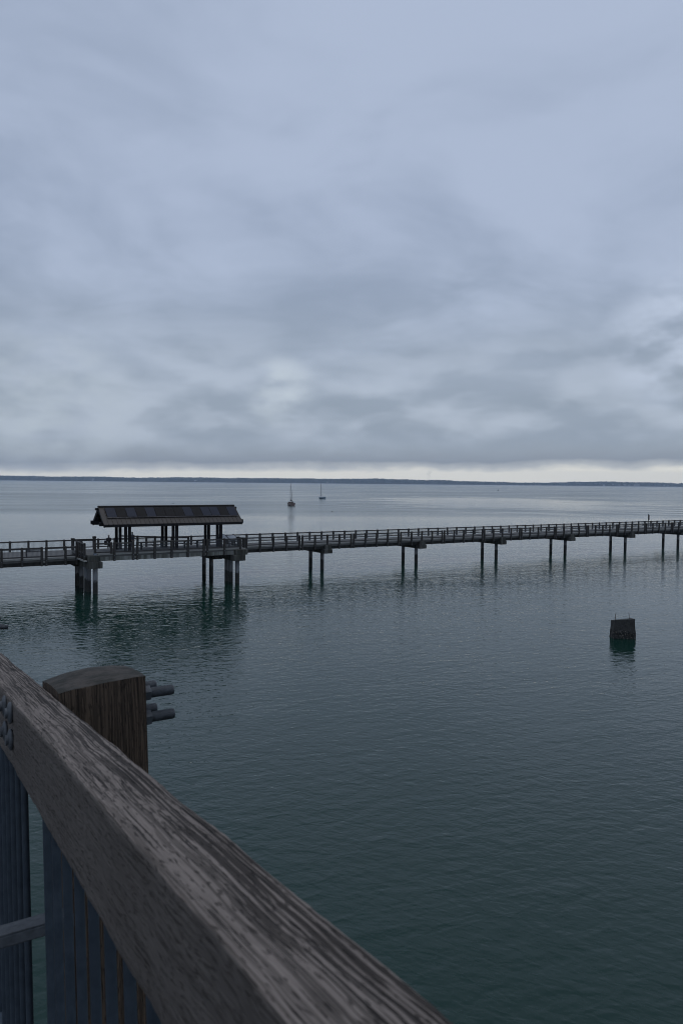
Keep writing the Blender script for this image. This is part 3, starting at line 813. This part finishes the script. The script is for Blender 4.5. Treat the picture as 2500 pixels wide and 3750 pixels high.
# ------------------------------------------------------------------ the timber railing beside the viewer
D = Vector((-.519, .848, -.108)).normalized(); P_ = Vector((D.y, -D.x, 0)).normalized(); U = P_.cross(D)
K = .679
fr = tag(empty('wooden_railing'), 'heavy weathered timber railing with steel bars sloping away beside the viewer', 'railing')
fr.matrix_world = Matrix(((P_.x, D.x, U.x, CAM.x), (P_.y, D.y, U.y, CAM.y), (P_.z, D.z, U.z, CAM.z), (0, 0, 0, 1)))
x0, x1 = .3307 * K, .4707 * K        # across
zt, zb_ = -.4773 * K, (-.4773 - .2386) * K

def mat_handrail(name, along, light, dark, ridge=1., tint=(.06, .05, .045)):
    m, nt = new_mat(name)
    v = nt.n('ShaderNodeTexCoord').outputs['Object']
    warp = nt.n('ShaderNodeTexNoise', {'Vector': nt.vmul(v, tuple(5. if i == along else 16. for i in range(3))), 'Scale': 1., 'Detail': 2.}).outputs[1]
    wv = nt.vmul(nt.vadd(warp, (-.5, -.5, -.5)), tuple(0. if i == along else .011 for i in range(3)))
    v2 = nt.vadd(v, wv)
    def st(fine, asp): return nt.vmul(v2, tuple(fine * asp if i == along else fine for i in range(3)))
    g1 = nt.noise(st(250., .008), 1., 2.5, .5)         # growth rings raised by weather
    ck = nt.noise(st(330., .012), 1., 2., .5)          # drying checks
    g2 = nt.noise(st(620., .035), 1., 3., .65)         # fibres
    pit = nt.noise(st(330., .15), 1., 1., .5)            # incised nicks
    big = nt.noise(nt.vmul(v, tuple(3. if i == along else 14. for i in range(3))), 1., 4., .6)
    xs = nt.n('ShaderNodeSeparateXYZ', {0: v}).outputs[0]
    side = nt.remap(nt.math('ADD', xs, nt.math('MULTIPLY', nt.math('SUBTRACT', big, .5), .10)), (x0 + .008) if along == 1 else -9., (x1 - .03) if along == 1 else -8., .45, 1., smooth=True)
    gap = nt.math('MULTIPLY', nt.remap(g1, .53, .45, 0., 1., smooth=True), side)
    chk = nt.remap(ck, .39, .35, 0., 1., smooth=True)
    pits = nt.remap(pit, .385, .325, 0., 1., smooth=True)
    c = nt.mix(nt.remap(g2, .3, .7), tuple(x * .66 for x in light), light)
    c = nt.mix(nt.remap(big, .42, .68, 0., .35), c, tint)
    c = nt.mix(nt.math('MULTIPLY', gap, min(1, ridge * .85)), c, dark)
    c = nt.mix(nt.math('MULTIPLY', chk, .85), c, dark)
    c = nt.mix(nt.math('MULTIPLY', pits, .65), c, dark)
    gap = nt.math('ADD', gap, chk)
    hgt = nt.math('SUBTRACT', nt.math('MULTIPLY', g2, .3), nt.math('ADD', nt.math('MULTIPLY', gap, ridge), nt.math('MULTIPLY', pits, .7)))
    finish(nt, c, .85, hgt, .0022, spec=.25)
    return m
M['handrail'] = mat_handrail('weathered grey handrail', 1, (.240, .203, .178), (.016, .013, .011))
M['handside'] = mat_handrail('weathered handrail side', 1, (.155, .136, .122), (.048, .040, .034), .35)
M['bigpost'] = mat_handrail('dark weathered post', 2, (.118, .085, .060), (.024, .018, .014), .7, (.035, .030, .026))
def mat_endgrain():
    m, nt = new_mat('mossy end grain')
    v = nt.n('ShaderNodeTexCoord').outputs['Object']
    n1 = nt.noise(v, 14., 4., .6); n2 = nt.noise(v, 60., 4., .6)
    c = nt.mix(nt.remap(n1, .42, .6), (.018, .017, .012), (.055, .046, .038))
    c = nt.mix(nt.remap(n2, .5, .7, 0, .6), c, (.016, .016, .012))
    finish(nt, c, .9, n2, .004)
    return m
M['endgrain'] = mat_endgrain()

# handrail: a closed bar, edges worn round, wavering
prof = []; NT_, NS = 56, 30; rr = .007
wd, ht = x1 - x0, zt - zb_
def rim():
    pts = []
    for i in range(NT_ + 1): pts.append((i / NT_, 0, 'top'))
    return pts
ring = [(x0 + wd * i / NT_, zt, 0) for i in range(NT_)] + [(x1, zt - ht * i / NS, 1) for i in range(NS)] + [(x1 - wd * i / 16, zb_, 1) for i in range(16)] + [(x0, zb_ + ht * i / NS, 1) for i in range(NS)]
nr = len(ring)
ws = []; y = -.5
while y < 10.6:
    ws.append(y); y += .004 if .2 < y < 2.4 else (.02 if y < 5 else .1)
vs, fs, mi = [], [], []
cx, cz = (x0 + x1) / 2, (zt + zb_) / 2
for y in ws:
    e1 = .0025 * noise.noise(Vector((0, y * 9, 0))) + .0012 * noise.noise(Vector((4, y * 40, 0)))
    e2 = .0018 * noise.noise(Vector((7, y * 8, 2))) + .0012 * noise.noise(Vector((4, y * 55, 7)))
    for x, z_, tp in ring:
        # round the corners
        dx = min(x - x0, x1 - x); dz = min(zt - z_, z_ - zb_)
        r = rr * (1 + .5 * noise.noise(Vector((x * 20, y * 12, 1))))
        X_, Z_ = x, z_
        if dx < r and dz < r:
            k = r - math.hypot(r - dx, r - dz); 
            if k < 0:
                sxn = 1 if x > cx else -1; szn = 1 if z_ > cz else -1
                u_ = Vector((r - dx, r - dz)).normalized()
                X_ += k * u_.x * sxn; Z_ += k * u_.y * szn
        nzv = .0013 * noise.noise(Vector((x * 130, y * 3.5, z_ * 130))) + .0016 * noise.noise(Vector((x * 30, y * 6, z_ * 30)))
        if z_ > zt - .001: Z_ += nzv * (.9 + .7 * (x - x0) / wd); 
        else: X_ += (nzv if x > cx else -nzv) * .8
        if x > cx: X_ += e2
        else: X_ += e1
        vs.append((X_, y, Z_))
nw = len(ws)
for j in range(nw - 1):
    for i in range(nr):
        fs.append((j * nr + i, j * nr + (i + 1) % nr, (j + 1) * nr + (i + 1) % nr, (j + 1) * nr + i))
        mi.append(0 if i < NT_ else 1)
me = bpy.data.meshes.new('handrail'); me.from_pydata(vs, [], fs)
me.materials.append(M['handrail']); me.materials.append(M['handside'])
me.polygons.foreach_set('material_index', mi); me.polygons.foreach_set('use_smooth', [True] * len(fs)); me.update()
bm = bmesh.new(); bm.from_mesh(me); bmesh.ops.recalc_face_normals(bm, faces=bm.faces[:]); bm.to_mesh(me); bm.free()
link('handrail', me, fr)

def railing_post(w0, cut=0.):
    """square post outside the handrail, near face at w0; bolted through with four long rods"""
    A = .31 * K; Ww = .34 * K
    b = MB()
    nx, ny = 14, 14
    xa, xb, ya, yb = x1 + .001, x1 + A, w0, w0 + Ww
    z0 = -2.3
    def top(i, j):
        u_, v_ = i / nx, j / ny
        dome = (1 - (2 * u_ - 1) ** 2) * (.004 + .009 * min(1, v_ * 1.6)) + (1 - (2 * v_ - 1) ** 2) * .006
        return (-.4610 + .022 * u_) * K + dome + .003 * noise.noise(Vector((u_ * 4, v_ * 4, 3)))
    vs = [(xa + (xb - xa) * i / nx, ya + (yb - ya) * j / ny, top(i, j)) for j in range(ny + 1) for i in range(nx + 1)]
    b.add(vs, [(j * (nx + 1) + i, j * (nx + 1) + i + 1, (j + 1) * (nx + 1) + i + 1, (j + 1) * (nx + 1) + i) for j in range(ny) for i in range(nx)], 1, True)
    loop = [(i, 0) for i in range(nx)] + [(nx, j) for j in range(ny)] + [(nx - i, ny) for i in range(nx)] + [(0, ny - j) for j in range(ny)]
    nl = len(loop); K2 = 24; vv = []
    for k in range(K2 + 1):
        for i, j in loop:
            zt_ = top(i, j); f = (k / K2) ** 2
            x = xa + (xb - xa) * i / nx; y = ya + (yb - ya) * j / ny; z_ = zt_ + (z0 - zt_) * f
            cr = .0 if k else 0
            n_ = .0022 * noise.noise(Vector((x * 60, y * 60, z_ * 2)))
            vv.append((x + (n_ if k else 0) * (1 if i == nx else 0), y - (n_ if k else 0) * (1 if j == 0 else 0), z_))
    b.add(vv, [(k * nl + i, k * nl + (i + 1) % nl, (k + 1) * nl + (i + 1) % nl, (k + 1) * nl + i) for k in range(K2) for i in range(nl)], 0, False)
    po = b.build('post', [M['bigpost'], M['endgrain']], fr)
    for dy, ln in ((.085 * K, .130 * K), (.24 * K, .108 * K)):
        for zq in (-.475 * K - .029, -.475 * K - .029 - .063):
            if cut: ln_ = ln - (cut if zq > -.475 * K - .05 else 0)
            else: ln_ = ln
            y = w0 + dy
            bb = MB(); rad = .0125
            bb.tube((x0 - .016, y, zq), (xb + ln_, y, zq), rad, n=16)
            nn = 26                                              # thread
            for q in range(nn):
                xx = xb + .03 + (ln_ - .032) * q / nn
                bb.tube((xx, y, zq), (xx + .0012, y, zq), rad + .0012, n=16)
            bb.tube((xb - .002, y, zq), (xb + .005, y, zq), .026, n=20)
            bb.tube((xb + .005, y, zq), (xb + .025, y, zq), .021, n=6, smooth=False)
            bb.sphere((x0 - .004, y, zq), .008, .022, .026, 14, 8)
            bb.build('bolt', M['rod'], po)
railing_post(2.73 * K)
PSP = 3.45
railing_post(2.73 * K + 3.45, .045)
railing_post(2.73 * K + 6.90)
railing_post(2.73 * K - PSP)

# steel bars in panels under the handrail
px_ = x0 + .045
bar_me = MB(); bar_me.tube((0, 0, -1.0), (0, 0, .004), .0088, n=14); bar_me = bar_me.mesh('baluster', M['bar'])
for k in range(100):
    wq = (1.41 + .165 * k - .165 * 9) * K
    if any(2.60 * K < wq - PSP * q < 2.90 * K for q in range(3)) or wq > 10.5: continue
    link('baluster', bar_me, fr, (px_, wq, zb_))
b = MB()
for a, c in ((-.5, 2.46 * K - .0), (2.94 * K, 2.46 * K + PSP), (2.94 * K + PSP, 2.46 * K + 2 * PSP), (2.94 * K + 2 * PSP, 10.5)):
    b.bbox(px_ - .02, px_ + .02, a, c, zb_ - 1.03, zb_ - .99, .004)
b.build('bottom_rail', M['bar'], fr)
b = MB(); b.bbox(x0 - .5, x1 + .01, 2.63 * K, 2.63 * K + .012, zb_ - .346, zb_ - .320, .003); b.bbox(x0 - .5, x1 + .01, 2.63 * K, 2.63 * K + .05, zb_ - .320, zb_ - .316, .001)
b.build('bracket', M['rod'], fr)

# boardwalk the viewer stands on
dk = tag(empty('boardwalk'), 'sloping timber boardwalk behind the weathered railing in the foreground', 'boardwalk')
dk.matrix_world = fr.matrix_world.copy()
b = MB(); zd = zt - 1.24
for k in range(96):
    y = -3.2 + .145 * k
    b.bbox(x0 - 3.2, x0 - .02, y, y + .138, zd - .05, zd, .004)
b.build('planking', M['railwood'], dk)
b = MB()
for x in (x0 - .12, x0 - 1.6, x0 - 3.0): b.bbox(x - .07, x + .07, -3.2, 10.7, zd - .36, zd - .052, .01)
b.build('joist', M['pierwood'], dk)
b = MB(); b.bbox(x0 - .018, x1 - .002, -3.2, 10.7, zd - .40, zd + .02, .01); b.build('edge_beam', M['railwood'], dk)
for y in (-2.6, 2.6, 8.):
    for x in (x0 - .5, x0 - 2.7):
        b = MB(); top_ = Vector((x, y, zd - .37)); dv = fr.matrix_world.to_3x3().inverted() @ Vector((0, 0, -1))
        b.tube(top_, top_ + dv * 13, .17, n=14); b.build('pile', M['pile'], dk)

# ------------------------------------------------------------------ render settings
vs_ = sc.view_settings; vs_.view_transform = 'Standard'; vs_.look = 'None'; vs_.gamma = 1; vs_.use_curve_mapping = False; vs_.exposure = 0
sc.render.engine = 'CYCLES'
sc.cycles.use_denoising = True
sc.cycles.pixel_filter_type = 'BLACKMAN_HARRIS'; sc.cycles.filter_width = 1.0
sc.cycles.max_bounces = 6; sc.cycles.volume_bounces = 1; sc.cycles.transparent_max_bounces = 8
sc.cycles.sample_clamp_indirect = 4
